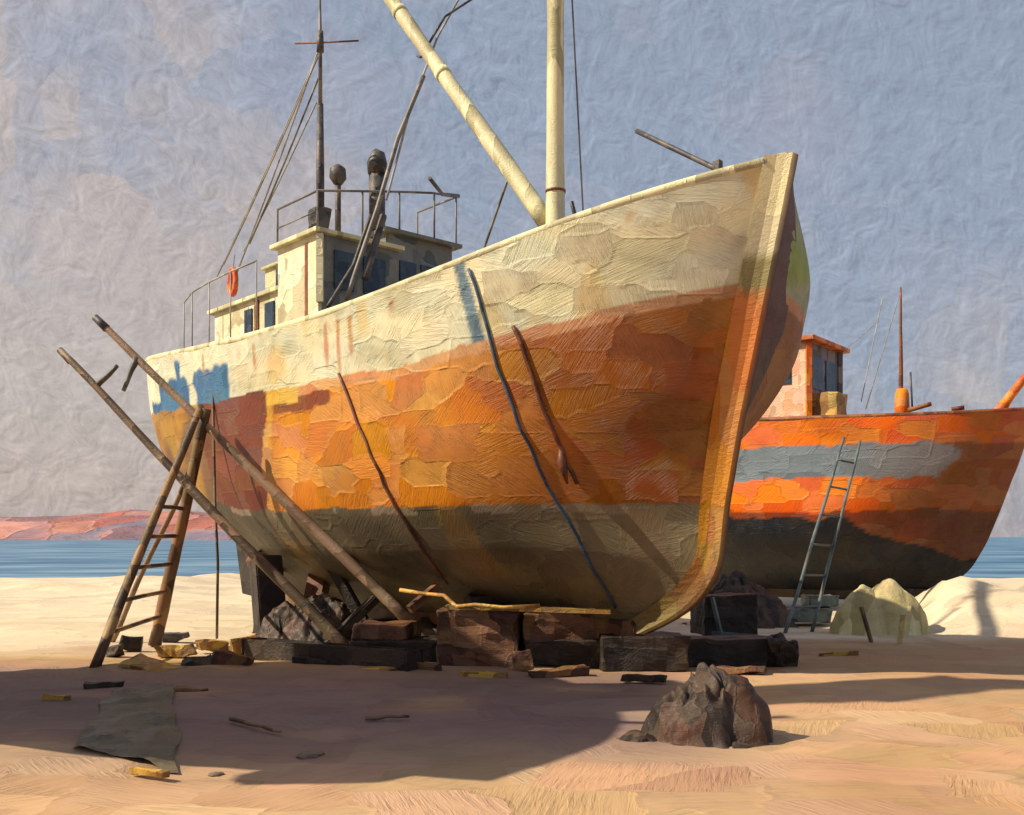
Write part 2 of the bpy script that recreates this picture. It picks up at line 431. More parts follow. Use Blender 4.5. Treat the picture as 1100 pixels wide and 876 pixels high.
# stem post: slab wrapped on the leading edge
mb = MB(); vs = []
K = 46
for i in range(K+1):
    h = i/K*1.01; a = interp(big.stem, min(1, h)); 
    if h > 1: a += .01
    z = big.zk+h*(interp(big.rail, a)-big.zk)-.02
    aft = .30+.32*(1-sm(.0, .22, h))
    row = []
    x, wv, aa = big.xw(math.pi/2-.02, min(1, h))
    ww = .10+.035*sm(.3, 1, h)
    # side width at the aft edge must clear the hull there
    aft = .17+.35*(1-sm(.0, .22, h))
    wa = big.B*interp(big.f, min(1, h))*big.bow(aft, a-big.am, min(1, h))+.03
    wq = big.B*interp(big.f, min(1, h))*big.bow(.08, a-big.am, min(1, h), -1)+.03; wp = big.B*interp(big.f, min(1, h))*big.bow(.16, a-big.am, min(1, h), -1)+.02
    wm = big.B*interp(big.f, min(1, h))*big.bow(aft*.45, a-big.am, min(1, h))+.035
    for (da, off) in ((.07, .055), (.0, .075), (-aft*.45, wm), (-aft, wa), (-aft, wa-.07)):
        row.append(mb.bm.verts.new(big.ax(a+da, z, off)))
    row2 = []
    for (da, off) in ((.07, -.055), (.0, -.075), (-.08, -wq), (-.16, -wp), (-.16, -wp+.07)):
        row2.append(mb.bm.verts.new(big.ax(a+da, z, off)))
    vs.append(row[::-1]+row2)
for i in range(K):
    for k in range(len(vs[0])-1):
        mb.bm.faces.new((vs[i][k], vs[i][k+1], vs[i+1][k+1], vs[i+1][k]))
mb.bm.faces.new(vs[0]); mb.bm.faces.new(vs[-1][::-1])
M['stem'] = paint('stem_paint', None, attr='Col', scale=3.0, bump=.02, stretch=(1, 1, .4), var=.3)
st = mb.build('stem_post', M['stem'], boat)
ca = st.data.color_attributes.new('Col', 'FLOAT_COLOR', 'POINT')
for i, v in enumerate(st.data.vertices):
    z = v.co.z; q = (v.co.x, v.co.y)
    if z > 4.62+.05*nz(q[0]*9, z): c = CREAM
    elif z > 4.25: c = (.26, .22, .08)
    elif z > 1.6: c = mix((.52, .20, .03), (.42, .15, .022), .5+nz(z*2, 1))
    else: c = mix((.36, .17, .04), (.20, .14, .06), sm(1.6, .6, z))
    if v.co.dot(big.n) < org.dot(big.n)*0-.0+(big.tip.dot(big.n)-org.dot(big.n)): c = (.07, .028, .015) if z < 4.2 else (.09, .045, .03)  # port edge painted dark for the shade beyond the stem
    ca.data[i].color = (*c, 1)
# keel and rudder
mb = MB()
kp = [big.ax(interp(big.stem, 0)-.05-t*(8.75), .45+.0*t) for t in (0, .25, .5, .75, 1)]
mb.beam(kp[0]+Vector((0, 0, -.02)), kp[-1]+Vector((0, 0, -.02)), .24, .30, .02)
mb.build('keel', M['brownwood'], boat)
mb = MB(); mb.poly_prism([big.ax(-11.1, .4, .05), big.ax(-12.2, .5, .05), big.ax(-12.5, 1.6, .05), big.ax(-12.0, 2.2, .05), big.ax(-11.4, 1.9, .05)], big.n*-.1)
mb.build('rudder', M['darkwood'], boat)
mb = MB()
for k in range(3):
    c = big.ax(-11.15, 1.05); a0 = k*2.094
    mb.tube([c, c+(big.n*math.cos(a0)+Vector((0, 0, 1))*math.sin(a0))*.24, c+(big.n*math.cos(a0+.3)+Vector((0, 0, 1))*math.sin(a0+.3))*.48-big.e*.06], [.05, .13, .05], 8)
mb.build('propeller', M['rust'], boat)

# mast and boom
mz = P(597, 243, 13.55)
mast_a = -3.55
mb = MB(); mb.pole(big.ax(mast_a, 4.0), big.ax(mast_a, 10.6), .14, .105, .01, 20, 14)
mast = mb.build('mast', M['creamwood'], boat, True)
for z in (6.15, 9.0): MB().tube([big.ax(mast_a, z, 0), big.ax(mast_a, z+.03, 0)], .138, 14).build('mast_band', M['rust'], mast)
b0 = P(586, 238, 13.75); b1 = P(403, -25, 16.3)
mb = MB(); mb.pole(b0, b0.lerp(b1, 1.05), .13, .10, .01, 20, 12); boom = mb.build('boom', M['creamwood'], boat, True)
for t in (.55, .82): MB().tube([b0.lerp(b1, t), b0.lerp(b1, t+.02)], .122, 12).build('boom_band', M['creamwood'], boom)
def px_line(name, pts, r, mat, parent, sag=0.0):
    mb = MB(); out = []
    for i in range(len(pts)-1):
        for k in range(6):
            t = k/6; p = Vector(pts[i]).lerp(Vector(pts[i+1]), t); p.z -= sag*math.sin(math.pi*t); out.append(p)
    out.append(Vector(pts[-1])); mb.tube(out, r, 6)
    return mb.build(name, mat, parent)
# halyard beside the mast, broken stays
px_line('halyard', [big.ax(mast_a+.05, 10.4, -.14), big.ax(mast_a+.3, 5.4, -.25)], .012, M['rig'], boat)
px_line('stay', [big.ax(mast_a+.05, 5.3, -.55), big.ax(mast_a, 6.1, -.30)], .03, M['iron'], boat)
px_line('stay', [P(549, 183, 14.45), P(512, 290, 14.9)], .02, M['rig'], boat)
# foredeck spar
px_line('spar', [P(684, 141, 13.3), P(768, 181, 12.2), P(792, 196, 11.9)], .035, M['iron'], boat)
MB().box(P(771, 182, 12.0)-Vector((0, 0, .15)), (.09, .09, .5), (0, 0, HA), bev=.01).build('bollard', M['iron'], boat)
mb = MB(); mb.beam(big.ax(-.15, 5.60, 0), big.ax(-.75, 5.56, 0), .45, .07, .015); mb.build('bow_chock', M['roofgrey'], boat)
mb = MB(); mb.tube([big.ax(-2.9, 5.05, -.3), big.ax(-2.9, 5.75, -.3)], .09, 10).tube([big.ax(-3.2, 5.45, .1), big.ax(-3.2, 5.45, -.8)], .16, 12)
mb.build('windlass', M['iron'], boat)
# fender lumps / deck gear peeping over the rail
for aa, off in ((-4.9, 1.2), (-5.6, .9)):
    mb = MB(); z = interp(big.rail, aa)
    mb.tube([big.ax(aa, z-.35, off), big.ax(aa-.5, z-.02, off), big.ax(aa-.9, z-.3, off)], [.12, .2, .1], 8); mb.build('net_roll', M['rust'], boat)

# ---- wheelhouse: walls, roof, windows
def house(root, H, a0, a1, w0, w1, z0, z1, matside, matfront, name='wheelhouse', crown=.0):
    """box with separate coloured faces: a0 front, a1 back, w0 starboard, w1 port"""
    th = .06
    w = MB(); w.beam(H.ax(a0, (z0+z1)/2, w0-th/2), H.ax(a1, (z0+z1)/2, w0-th/2), th, z1-z0)
    body = w.build(name, matside, root)
    w = MB(); w.beam(H.ax(a0-th/2, (z0+z1)/2, w0-th-.002), H.ax(a0-th/2, (z0+z1)/2, w1), th, z1-z0)
    w.beam(H.ax(a1+th/2, (z0+z1)/2, w0-th-.002), H.ax(a1+th/2, (z0+z1)/2, w1), th, z1-z0)
    w.beam(H.ax(a0-th-.002, (z0+z1)/2, w1+th/2), H.ax(a1+th+.002, (z0+z1)/2, w1+th/2), th, z1-z0)
    w.build('front_wall', matfront, body)
    return body
def win_front(H, body, a, o0, o1, z0, z1):
    mb = MB(); mb.beam(H.ax(a+.012, (z0+z1)/2, o0), H.ax(a+.012, (z0+z1)/2, o1), .03, z1-z0)
    o = mb.build('window', M['window'], body)
def win_side(H, body, off, a0, a1, z0, z1):
    mb = MB(); mb.beam(H.ax(a0, (z0+z1)/2, off+.012), H.ax(a1, (z0+z1)/2, off+.012), .03, z1-z0)
    mb.build('window', M['window'], body)
def slab(H, root, a0, a1, w0, w1, z, th, mat, name='roof'):
    mb = MB(); c = H.ax((a0+a1)/2, z+th/2, (w0+w1)/2)
    ang = math.atan2(H.e.y, H.e.x)
    mb.box(c, (abs(a0-a1), abs(w0-w1), th), (0, 0, ang), bev=.015)
    return mb.build(name, mat, root)
wh = house(boat, big, -7.15, -8.35, 1.42, -.05, 4.1, 6.13, M['cream'], M['grey'])  # front wall painted grey for its shade, beside the cream lit side
slab(big, wh, -7.05, -8.45, 1.52, -.10, 6.13, .07, M['creamwood'])
win_front(big, wh, -7.15, 1.15, .80, 5.35, 5.93); win_front(big, wh, -7.15, .62, .22, 5.35, 5.93)
MB().beam(big.ax(-7.45, 5.5, 1.425), big.ax(-7.52, 5.5, 1.425), .012, 1.1).build('rust_streak', M['rust'], wh)
MB().beam(big.ax(-7.13, 5.1, 1.40), big.ax(-7.13, 6.12, 1.40), .10, .10).build('corner_post', M['cream'], wh)
ch = house(boat, big, -7.55, -8.6, -.08, -1.45, 4.1, 6.52, M['roofgrey'], M['grey'], 'chart_room')
slab(big, ch, -7.42, -8.7, .0, -1.58, 6.52, .07, M['roofgrey'])
win_front(big, ch, -7.55, -.35, -.68, 5.75, 6.12); win_front(big, ch, -7.55, -.78, -1.2, 5.75, 6.12)
# lean-to locker beside the wheelhouse and aft cabin
cab = house(boat, big, -8.42, -10.9, 1.25, -1.2, 4.0, 5.55, M['cream'], M['grey'], 'aft_cabin')
slab(big, cab, -8.40, -11.05, 1.33, -1.3, 5.55, .07, M['creamwood'])
win_side(big, cab, 1.25, -8.75, -9.05, 5.0, 5.42); win_side(big, cab, 1.25, -9.5, -9.75, 5.0, 5.42)
loc = house(boat, big, -8.45, -9.35, 1.1, -.3, 5.63, 6.05, M['cream'], M['violet'], 'skylight_house')
slab(big, loc, -8.4, -9.4, 1.16, -.36, 6.05, .05, M['cream'])
win_side(big, loc, 1.1, -8.6, -8.95, 5.72, 5.98)
# vertical rust marks and door on cabin side
mb = MB(); mb.beam(big.ax(-9.28, 5.12, 1.262), big.ax(-9.40, 5.12, 1.262), .03, .8); mb.build('door_edge', M['rust'], cab)
# roof rail
rr = MB(); zt = 6.98
posts = [(-7.2, 1.4), (-7.2, .6), (-7.2, -.1), (-7.2, -.8), (-7.5, -1.5), (-8.6, -1.5), (-8.4, 1.4), (-8.4, .3)]
def zr_(o_): return 6.78+(1.4-o_)/2.9*.62
for a_, o_ in posts:
    rr.tube([big.ax(a_, 6.15 if o_ > -.05 else 6.5, o_), big.ax(a_, zr_(o_), o_)], .017, 6)
rr.tube([big.ax(a_, zr_(o_), o_) for a_, o_ in ((-8.4, 1.4), (-7.2, 1.4), (-7.2, .6), (-7.2, -.1), (-7.25, -.8), (-7.5, -1.5), (-8.6, -1.5))], .019, 6)
rr.tube([big.ax(-8.4, zr_(1.4)-.3, 1.4), big.ax(-7.2, zr_(1.4)-.3, 1.4)], .012, 6)
rr.tube([big.ax(-7.2, zr_(-1.5)+.06, -.7), big.ax(-7.5, zr_(-1.5)-.02, -1.2), big.ax(-7.55, zr_(-1.5)+.05, -1.6)], .035, 6)
rr.build('roof_rail', M['rig'], boat)
# funnel, vent, aerial mast
def col_at(px, ytop, ybot, d, r, name, mat, rtop=None, n=12):
    p0 = P(px, ybot, d); p1 = P(px, ytop, d)
    mb = MB(); mb.tube([p0, p0.lerp(p1, .5), p1], [r, r, rtop or r], n); return mb.build(name, mat, boat), p0, p1
f_, p0, p1 = col_at(405, 186, 262, 16.9, .135, 'funnel', M['iron'])
mb = MB(); mb.tube([p1-Vector((0, 0, .02)), p1+Vector((0, 0, .15)), p1+Vector((0, 0, .30)), p1+Vector((-.05, 0, .36))], [.15, .17, .13, .06], 16); mb.build('funnel_cowl', M['iron'], f_, True)
f_, p0, p1 = col_at(363, 195, 262, 16.6, .05, 'vent_pipe', M['iron'])
mb = MB(); mb.tube([p1-Vector((0, 0, .05)), p1+Vector((0, 0, .05)), p1+Vector((0, 0, .2)), p1+Vector((0, 0, .27))], [.07, .14, .13, .04], 10); mb.build('vent_cap', M['iron'], f_, True)
am_, p0, p1 = col_at(344, 112, 255, 16.2, .065, 'aerial_mast', M['iron'], .05)
MB().tube([p0.lerp(p1, .98), P(344, 40, 16.2), P(343.5, -12, 16.2)], [.035, .03, .014], 8).build('topmast', M['rig'], am_)
MB().tube([P(317, 47, 16.4), P(345, 46, 16.2), P(385, 44, 16.0)], .014, 6).build('crossarm', M['rust'], am_)
MB().tube([P(344, 56, 16.2), P(344, 34, 16.2)], [.06, .05], 8).build('mast_knob', M['iron'], am_)
MB().box(P(343, 236, 16.1), (.26, .22, .34), (0, 0, .7), .02, .02).build('winch_box', M['iron'], am_)
# stays running aft from the aerial mast
for (xa, ya, xb, yb, r, d2) in ((343, 52, 252, 300, .016, 18.0), (343, 54, 232, 300, .013, 18.6), (342, 60, 240, 285, .016, 18.3), (340, 110, 262, 270, .014, 17.8), (342, 84, 268, 262, .018, 17.6)):
    px_line('stay', [P(xa, ya, 16.2), P(xb, yb, d2)], r, M['riglight'] if r < .018 else M['rig'], boat, .05)
# heavy derrick stay across the wheelhouse front
px_line('stay', [P(455, 82, 15.6), P(427, 150, 15.3), P(405, 225, 15.0), P(372, 322, 14.6)], .035, M['rig'], boat)
px_line('stay', [P(500, -14, 16.6), P(470, 40, 16.0), P(440, 120, 15.5), P(415, 215, 15.0)], .018, M['riglight'], boat)
px_line('stay', [P(412, 232, 15.1), P(392, 300, 14.75)], .055, M['iron'], boat)
px_line('stay', [P(398, 232, 15.1), P(380, 285, 14.8), P(352, 330, 14.4)], .03, M['iron'], boat)
px_line('stay', [P(448, 60, 15.9), P(452, 62, 15.85), P(466, 38, 15.9), P(478, 18, 16), P(515, -6, 16.2)], .02, M['iron'], boat)
# stern rail with lifebuoy
sr = MB()
top = []
for a_, o_ in ((-8.9, 1.5), (-9.8, 1.5), (-10.7, 1.45), (-11.6, 1.35), (-12.5, 1.1)):
    z = 5.1; sr.tube([big.ax(a_, 4.6, o_), big.ax(a_, 6.05-.0*a_, o_)], .012, 6); top.append(big.ax(a_, 6.05, o_))
sr.tube(top, .016, 6); sr.build('stern_rail', M['riglight'], boat)
lb = thing('lifebuoy', 'red-orange lifebuoy hanging on the thin stern rail', 'lifebuoy', P(250, 303, 18.2))
c = P(250, 303, 18.0); ring = []
for k in range(20):
    t = 2*math.pi*k/20; ring.append(c+(big.e*math.cos(t)*.5+Vector((0, 0, 1))*math.sin(t))*.22)
MB().tube(ring, .05, 8, closed=True).build('ring', M['buoy'], lb, True)
px_line('cord', [c+Vector((0, 0, .2)), c+Vector((.02, .05, .5))], .01, M['riglight'], lb)

# ropes and chains hanging down the starboard side
def hull_px(h_target_px, y_target):
    """hull surface point that the photograph shows at this pixel"""
    best = None
    def look(phs, hs):
        nonlocal best
        for ph in phs:
            for h in hs:
                p, a, w = big.pt(ph, h, 1)
                e = (CX+F*p.x/p.y-h_target_px)**2+(HY-F*(p.z-EYE)/p.y-y_target)**2
                if best is None or e < best[0]: best = (e, p, ph, h)
    look([-1.5+3.05*i/39 for i in range(40)], [j/20 for j in range(21)])
    for st in (.02, .006):
        _, _, ph, h = best; look([ph+st*k for k in range(-5, 6)], [min(1, max(0, h+st*k*.7)) for k in range(-5, 6)])
    e, p, ph, h = best
    return p
def hang(name, pxs, r, mat, label, group=None):
    pts = []
    fine = []
    for (x0, y0), (x1, y1) in zip(pxs, pxs[1:]):
        fine += [(x0+(x1-x0)*k/3, y0+(y1-y0)*k/3) for k in range(3)]
    for x, y in fine+[pxs[-1]]:
        p = hull_px(x, y); v = (Vector((0, 0, EYE))-p).normalized()
        pts.append(p+(v+big.n).normalized()*(r*.6+.012))
    fin = []
    for i in range(len(pts)-1):
        for k in range(2): fin.append(pts[i].lerp(pts[i+1], k/2))
    fin.append(pts[-1])
    mb = MB(); mb.tube(fin, r, 8)
    return solo(mb, name, mat, label, 'rope', group)
hang('rope', [(365, 402), (385, 455), (408, 508), (425, 545), (455, 592), (482, 628)], .019, M['redrope'], 'dark brown rope down the hull side left of amidships, tied below the rust patch', 'ropes down the hull')
hang('rope', [(505, 290), (520, 335), (535, 395), (560, 460), (590, 525), (612, 560), (640, 615), (662, 652)], .018, M['bluerope'], 'longest rope down the hull, from the bulwark to the forefoot, blue at its lower end', 'ropes down the hull')
hang('rope', [(553, 352), (566, 385), (585, 440), (604, 485), (620, 520)], .024, M['redrope'], 'short thick rope on the orange side ending in a knot', 'ropes down the hull')
p = hull_px(610, 497); 
kn = MB(); kn.tube([p+big.n*.06+Vector((-.02, 0, .15)), p+big.n*.08, p+big.n*.06+Vector((.05, 0, -.25))], [.03, .06, .012], 8)
solo(kn, 'knot', M['redrope'], 'dark knotted rope end lying against the orange plating', 'rope knot')
px_line_r = MB(); px_line_r.tube([P(228, 378, 16.4), P(229, 440, 16.2), P(231, 540, 15.9), P(234, 605, 15.6), P(233, 686, 16.0)], .022, 6)
solo(px_line_r, 'rope', M['pole'], 'slack dark mooring rope hanging straight down from the stern quarter to the sand', 'rope')

# ================================================================== SECOND BOAT
sec = Hull((10.25, 20.0), R(38), 1.95, -5.2,
    stem=[(0, -2.0), (.06, -1.55), (.15, -1.2), (.3, -.9), (.5, -.62), (.75, -.3), (1, 0)],
    stern=[(0, -9.0), (.2, -9.6), (.4, -10.3), (.6, -10.8), (1, -11.2)],
    rail=[(-11.5, 4.2), (-8, 4.15), (-5, 4.03), (-2.5, 3.95), (-1, 3.97), (0, 4.08)], zk=.42)
def seccol(a, z, dep, sd, w):
    j = nz(a*2, z*2, 5)*.10
    brown = sm(-3.6, -1.3, a+.4*nz(a, z, 2))  # bow end painted brown for its shaded turn away from the sun
    if z+j > 3.45-.0*brown: 
        return mix(mix((.76, .19, .02), (.60, .13, .02), sm(-.2, .3, nz(a*1.5, z*2, 1))), (.42, .11, .03), sm(-2.2, -.6, a))  # top strake darkens to the bow with the same painted shade
    if z+j > 2.80 and a < -1.4+.5*nz(z*2, a, 8): 
        return mix((.16, .20, .24), (.20, .18, .18), brown)
    if z+j > 2.12-.0*brown:
        return mix((.78, .17, .015), (.22, .07, .022), brown)
    if z+j*1.5 > 2.0-.85*brown:
        return mix((.25, .06, .02), (.10, .038, .02), brown)
    return mix((.006, .009, .018), (.018, .016, .018), .5+nz(a*2, z*2, 3))
org2 = sec.ax(-6, 0)
b2 = thing('fishing_boat', 'smaller bright orange boat with a blue-grey stripe and dark bottom, behind the big bow', 'boat', org2)
sec.mesh('hull', b2, seccol, org2, 120, 80)
sec.bulwark(b2, M['orange'], M['deck'], .7, .1)
MB().tube(sec.loop(-.02, .04, n=60), .05, 8, closed=True).build('cap_rail', M['rust'], b2)
MB().beam(sec.ax(-2.0, .38), sec.ax(-9.4, .38), .2, .28).build('keel', M['darkwood'], b2)
w2 = house(b2, sec, -4.25, -5.75, 1.0, -.9, 3.4, 5.78, M['pink'], M['violet'])  # front painted violet for its shade, beside the pink lit side
slab(sec, w2, -4.05, -5.95, 1.15, -1.05, 5.78, .10, M['orange'])
win_front(sec, w2, -4.25, .75, .15, 4.8, 5.5); win_front(sec, w2, -4.25, -.05, -.7, 4.8, 5.5)
win_side(sec, w2, 1.0, -4.6, -5.0, 4.9, 5.5)
MB().beam(sec.ax(-4.22, 4.0, .98), sec.ax(-4.22, 5.78, .98), .12, .12).build('corner_post', M['orange'], w2)
MB().beam(sec.ax(-4.22, 4.0, -.86), sec.ax(-4.22, 5.78, -.86), .10, .10).build('corner_post', M['violet'], w2)
mb = MB(); mb.box(sec.ax(-3.95, 4.3, .55), (.6, .6, .75), (0, 0, -R(38)), .02, .03); mb.build('deck_locker', M['ochre'], b2)
mb = MB(); mb.box(sec.ax(-6.6, 4.5, .6), (1.3, 1.2, 1.0), (0, 0, -R(38)), .02, .03); mb.build('aft_locker', M['pink'], b2)
MB().pole(P(968, 470, 21.6), P(967.5, 309, 21.6), .06, .018, .01).build('mast', M['rust'], b2)
MB().tube([P(969, 468, 21.55), P(969, 424, 21.55), P(969, 418, 21.55)], [.17, .14, .10], 10).build('mast_foot', M['orange'], b2)
MB().tube([P(980, 438, 21.4), P(978, 400, 21.4)], .02, 6).build('mast_fitting', M['iron'], b2)
MB().tube([P(976, 441, 21.3), P(1000, 434, 21.0)], .05, 6).build('cleat', M['rust'], b2)
MB().tube([P(1022, 440, 20.8), P(1036, 438, 20.7)], .05, 6).build('cleat', M['rust'], b2)
MB().pole(P(1068, 448, 20.3), P(1112, 392, 20.0), .12, .06, .01).build('cathead', M['orange'], b2)
px_line('stay', [P(948, 320, 22.5), P(925, 432, 22)], .010, M['riglight'], b2); px_line('stay', [P(903, 380, 23), P(944, 345, 22.6)], .008, M['riglight'], b2)
px_line('stay', [P(967, 315, 21.6), P(930, 440, 22.2)], .008, M['riglight'], b2)

# ladder against it
def ladder(root, a0, a1, b0, b1, n, r, mat, rr=.02, r1=None):
    MB().pole(a0, a1, r, r1 or r*.8, .02).build('rail', mat, root); MB().pole(b0, b1, r, r1 or r*.8, .02).build('rail', mat, root)
    for i in n:
        MB().pole(a0.lerp(a1, i), b0.lerp(b1, i), rr, rr, .005, 5, 7).build('rung', mat, root)
lt = thing('ladder', 'thin blue-grey wooden ladder leaning on the smaller orange boat', 'ladder', G(862, 682))
ladder(lt, G(843, 682), P(907, 470, 19.6), G(872, 679), P(924, 474, 19.6), (.12, .27, .42, .57, .72, .87), .032, M['ladderblue'])

# ================================================================== SHORES, TRESTLE
tre = thing('trestle_ladder', 'tall dark wooden trestle with rungs standing at the stern on splayed legs', 'trestle', G(135, 705))
apex = P(214, 446, 14.7)
A0 = G(100, 722); A1 = apex+Vector((-.03, 0, 0)); B0 = G(166, 694); B1 = apex+Vector((.05, .1, 0))
MB().pole(A0, A0.lerp(A1, 1.04), .065, .05, .03).build('leg', M['ladder'], tre)
MB().pole(B0, B0.lerp(B1, 1.03), .095, .07, .03).build('leg', M['ladder'], tre)
C0 = G(120, 690); 
MB().pole(C0, apex+Vector((-.1, .15, -.6)), .04, .04, .03).build('brace', M['polelight'], tre)
for t in (.13, .24, .36, .48, .6):
    MB().pole(A0.lerp(A1, t), B0.lerp(B1, t), .03, .03, .01, 5, 7).build('rung', M['ladder'], tre)
def shore(p0, p1, r0, r1, mat, label, stub=None):
    o = thing('shore_pole', label, 'pole', p0, 'shore poles under the stern')
    MB().pole(p0, p1, r0, r1, .05, 24, 10).build('shaft', mat, o, True)
    t = (p1-p0).normalized()
    MB().tube([p1-t*.25, p1+t*.02], [r1*1.25, r1*1.1], 10).build('tip', M['iron'], o)
    if stub:
        x0 = stub[0]; best = min((abs(CX+F*q.x/q.y-x0), k) for k, q in ((k, p0.lerp(p1, k/200)) for k in range(201)))[1]
        q = p0.lerp(p1, best/200); stub = (q, stub[1]+Vector((0, q.y-stub[1].y-.1, 0)))
        MB().pole(stub[0], stub[1], .05, .03, .01, 5, 8).build('cleat', M['rig'], o)
    return o
def dline(x, x0, d0, x1, d1):       # distance along a straight pole seen at px x
    t = (x-x0)/(x1-x0); i = 1/d0+(1/d1-1/d0)*t; return 1/i
shore(P(440, 668, 14.0), P(103, 342, 15.3), .085, .05, M['polelight'], 'upper of the two long shore poles, its tip highest and its foot on the timbers', (147, P(132, 420, 15.0)))
shore(G(378, 704), P(65, 377, 15.2), .085, .045, M['pole'], 'lower of the two long shore poles, its dark foot in the sand', (103, P(128, 394, 15.0)))
shore(P(262, 560, 15.2)+Vector((0,0,.0)), P(276, 528, 15.6), .05, .05, M['pole'], 'stub of timber wedged under the stern bilge') if False else None

# ================================================================== TIMBERS, BLOCKS
def block(px0, px1, y0, y1, d, depth, mat, name, label, cat, ang=0.0, jit=.02, group='timber blocks under the keel', z0=None):
    pb = P((px0+px1)/2, y1, d); pt_ = P((px0+px1)/2, y0, d)
    w = (px1-px0)/F*d
    zb = max(0.0, pb.z) if z0 is None else z0
    zt = pt_.z
    mb = MB(); mb.box(Vector((pb.x, d+depth/2, (zb+zt)/2-.01)), (w, depth, zt-zb+.02), (0, 0, ang), jit, .02)
    return solo(mb, name, mat, label, cat, group)
GB = 'timber blocks under the keel'
block(372, 468, 690, 715, 12.9, .8, M['darkwood'], 'timber_block', 'dark flat timber block on the sand, leftmost of the front row', 'timber block', .12)
block(380, 440, 672, 690, 13.1, .7, M['brownwood'], 'timber_block', 'small brown block on top of the dark flat one, under the pole foot', 'timber block', -.1, z0=.31)
block(470, 556, 655, 722, 12.5, .75, M['brownwood'], 'timber_block', 'big square red-brown block left of the gold-topped plank stack', 'timber block', -.08, .04)
block(562, 648, 690, 718, 12.7, .9, M['darkwood'], 'timber_block', 'low dark block beneath the brown box near the forefoot', 'timber block', .06)
block(560, 640, 658, 689, 12.8, .8, M['brownwood'], 'timber_block', 'brown box block laid on the low dark one, just left of the forefoot', 'timber block', .10, z0=.27)
block(648, 742, 686, 724, 12.2, .7, M['darkwood'], 'keel_block', 'black keel block directly under the forefoot of the stem', 'timber block', -.05)
block(736, 838, 686, 716, 12.6, .5, M['darkwood'], 'timber_block', 'long grey-brown sleeper to the right of the stem', 'timber block', -.06)
block(500, 545, 640, 660, 13.6, .5, M['darkwood'], 'timber_block', 'little dark wedge resting behind the red-brown block', 'timber block', .3, z0=.4)
for i, (px, d) in enumerate(((560, 14.6), (500, 15.8), (440, 17.2), (385, 18.6))):
    aa = [-3.9, -5.4, -7.2, -9.3][i]
    c = big.ax(aa, .15)
    mb = MB(); mb.box(c, (1.3, .5, .30), (0, 0, -HA+math.pi/2+.05*i), .02, .02)
    solo(mb, 'keel_block', M['darkwood'], ['thick dark cross sleeper under the keel, nearest the bow', 'dark cross sleeper under the keel amidships', 'dark cross sleeper under the keel below the wheelhouse', 'dark cross sleeper under the keel, nearest the stern'][i], 'timber block', GB)
# cradle uprights under the stern and bilge
def prop(p0, p1, w, mat, label):
    mb = MB(); mb.beam(p0, p1, w, w, .02); return solo(mb, 'bilge_prop', mat, label, 'prop', 'props under the bilge')
prop(G(292, 690), P(285, 600, 15.9), .42, M['darkwood'], 'thick dark maroon upright under the stern quarter, leftmost prop')
prop(G(330, 690), P(345, 612, 16.3), .30, M['brownwood'], 'brown upright prop right of the thickest one')
prop(G(405, 693), P(352, 600, 15.3), .16, M['darkwood'], 'leaning dark prop that crosses behind the shore poles')
prop(G(345, 700), P(432, 615, 15.2), .13, M['darkwood'], 'slim dark prop leaning the other way, towards the bow')
prop(big.ax(-9.5, .0, 1.0), big.ax(-9.3, 1.35, 1.0), .35, M['darkwood'], 'hidden dark prop in the gloom beside the rudder')
prop(big.ax(-7.0, .0, -1.5), big.ax(-7.0, 1.25, -1.4), .30, M['darkwood'], 'far side prop under the bilge, amidships in the gloom')
prop(big.ax(-4.0, .0, -1.5), big.ax(-4.0, 1.35, -1.3), .30, M['darkwood'], 'far side prop under the bilge, nearest the bow')
mb = MB(); mb.beam(G(270, 697, .12), G(445, 712, .12), .28, .24, .02)
solo(mb, 'timber_block', M['darkwood'], 'long low dark beam lying across the feet of the stern props', 'beam', GB)
# gold-lit plank and loose rope over the blocks
mb = MB(); mb.beam(P(482, 652, 12.6), P(655, 657, 12.4), .22, .035, .008); solo(mb, 'plank', M['ochre'], 'sunlit golden plank laid along the tops of the brown blocks', 'plank')
mb = MB(); mb.tube([P(430, 634, 13.4), P(455, 638, 13.2), P(477, 640, 12.9), P(490, 652, 12.5), P(510, 650, 12.4), P(540, 653, 12.4), P(580, 651, 12.4)], .028, 6)
solo(mb, 'rope', M['ochre'], 'golden rope lying in a wavy line over the red-brown block', 'rope')
mb = MB(); mb.beam(P(440, 655, 13.4), P(470, 630, 13.6), .12, .1); solo(mb, 'timber_scrap', M['brownwood'], 'short brown offcut propped left of the red-brown block', 'wood scrap')
# junk beside the stem and crates behind
block(752, 812, 640, 682, 15.8, .6, M['darkwood'], 'crate', 'dark crate with pale edge behind the stem, left of the planks', 'crate', .2, group=None)
mb = MB(); mb.beam(P(765, 642, 15.7), P(775, 684, 15.6), .06, .05).beam(P(765, 680, 15.5), P(815, 684, 15.4), .08, .05); solo(mb, 'frame_scrap', M['bluewood'], 'pale blue-grey broken frame leaning on the dark crate', 'wood scrap')
block(868, 902, 640, 652, 18.6, .5, M['bluewood'], 'plank_stack', 'pale blue-grey boards, topmost of the little stack by the ladder', 'boards', .1, group=None, z0=.35)
block(850, 895, 654, 668, 18.4, .7, M['bluewood'], 'plank_stack', 'darker boards below the pale ones by the ladder foot', 'boards', -.1, group=None)
mb = MB()
mb.box(P(838, 700, 12.5)-Vector((0, 0, .05)), (.28, .3, .42), (.1, .1, .5), .06, .05); solo(mb, 'tar_barrel', M['darkwood'], 'squat black lump of wood ending the sleeper right of the stem', 'wood lump')
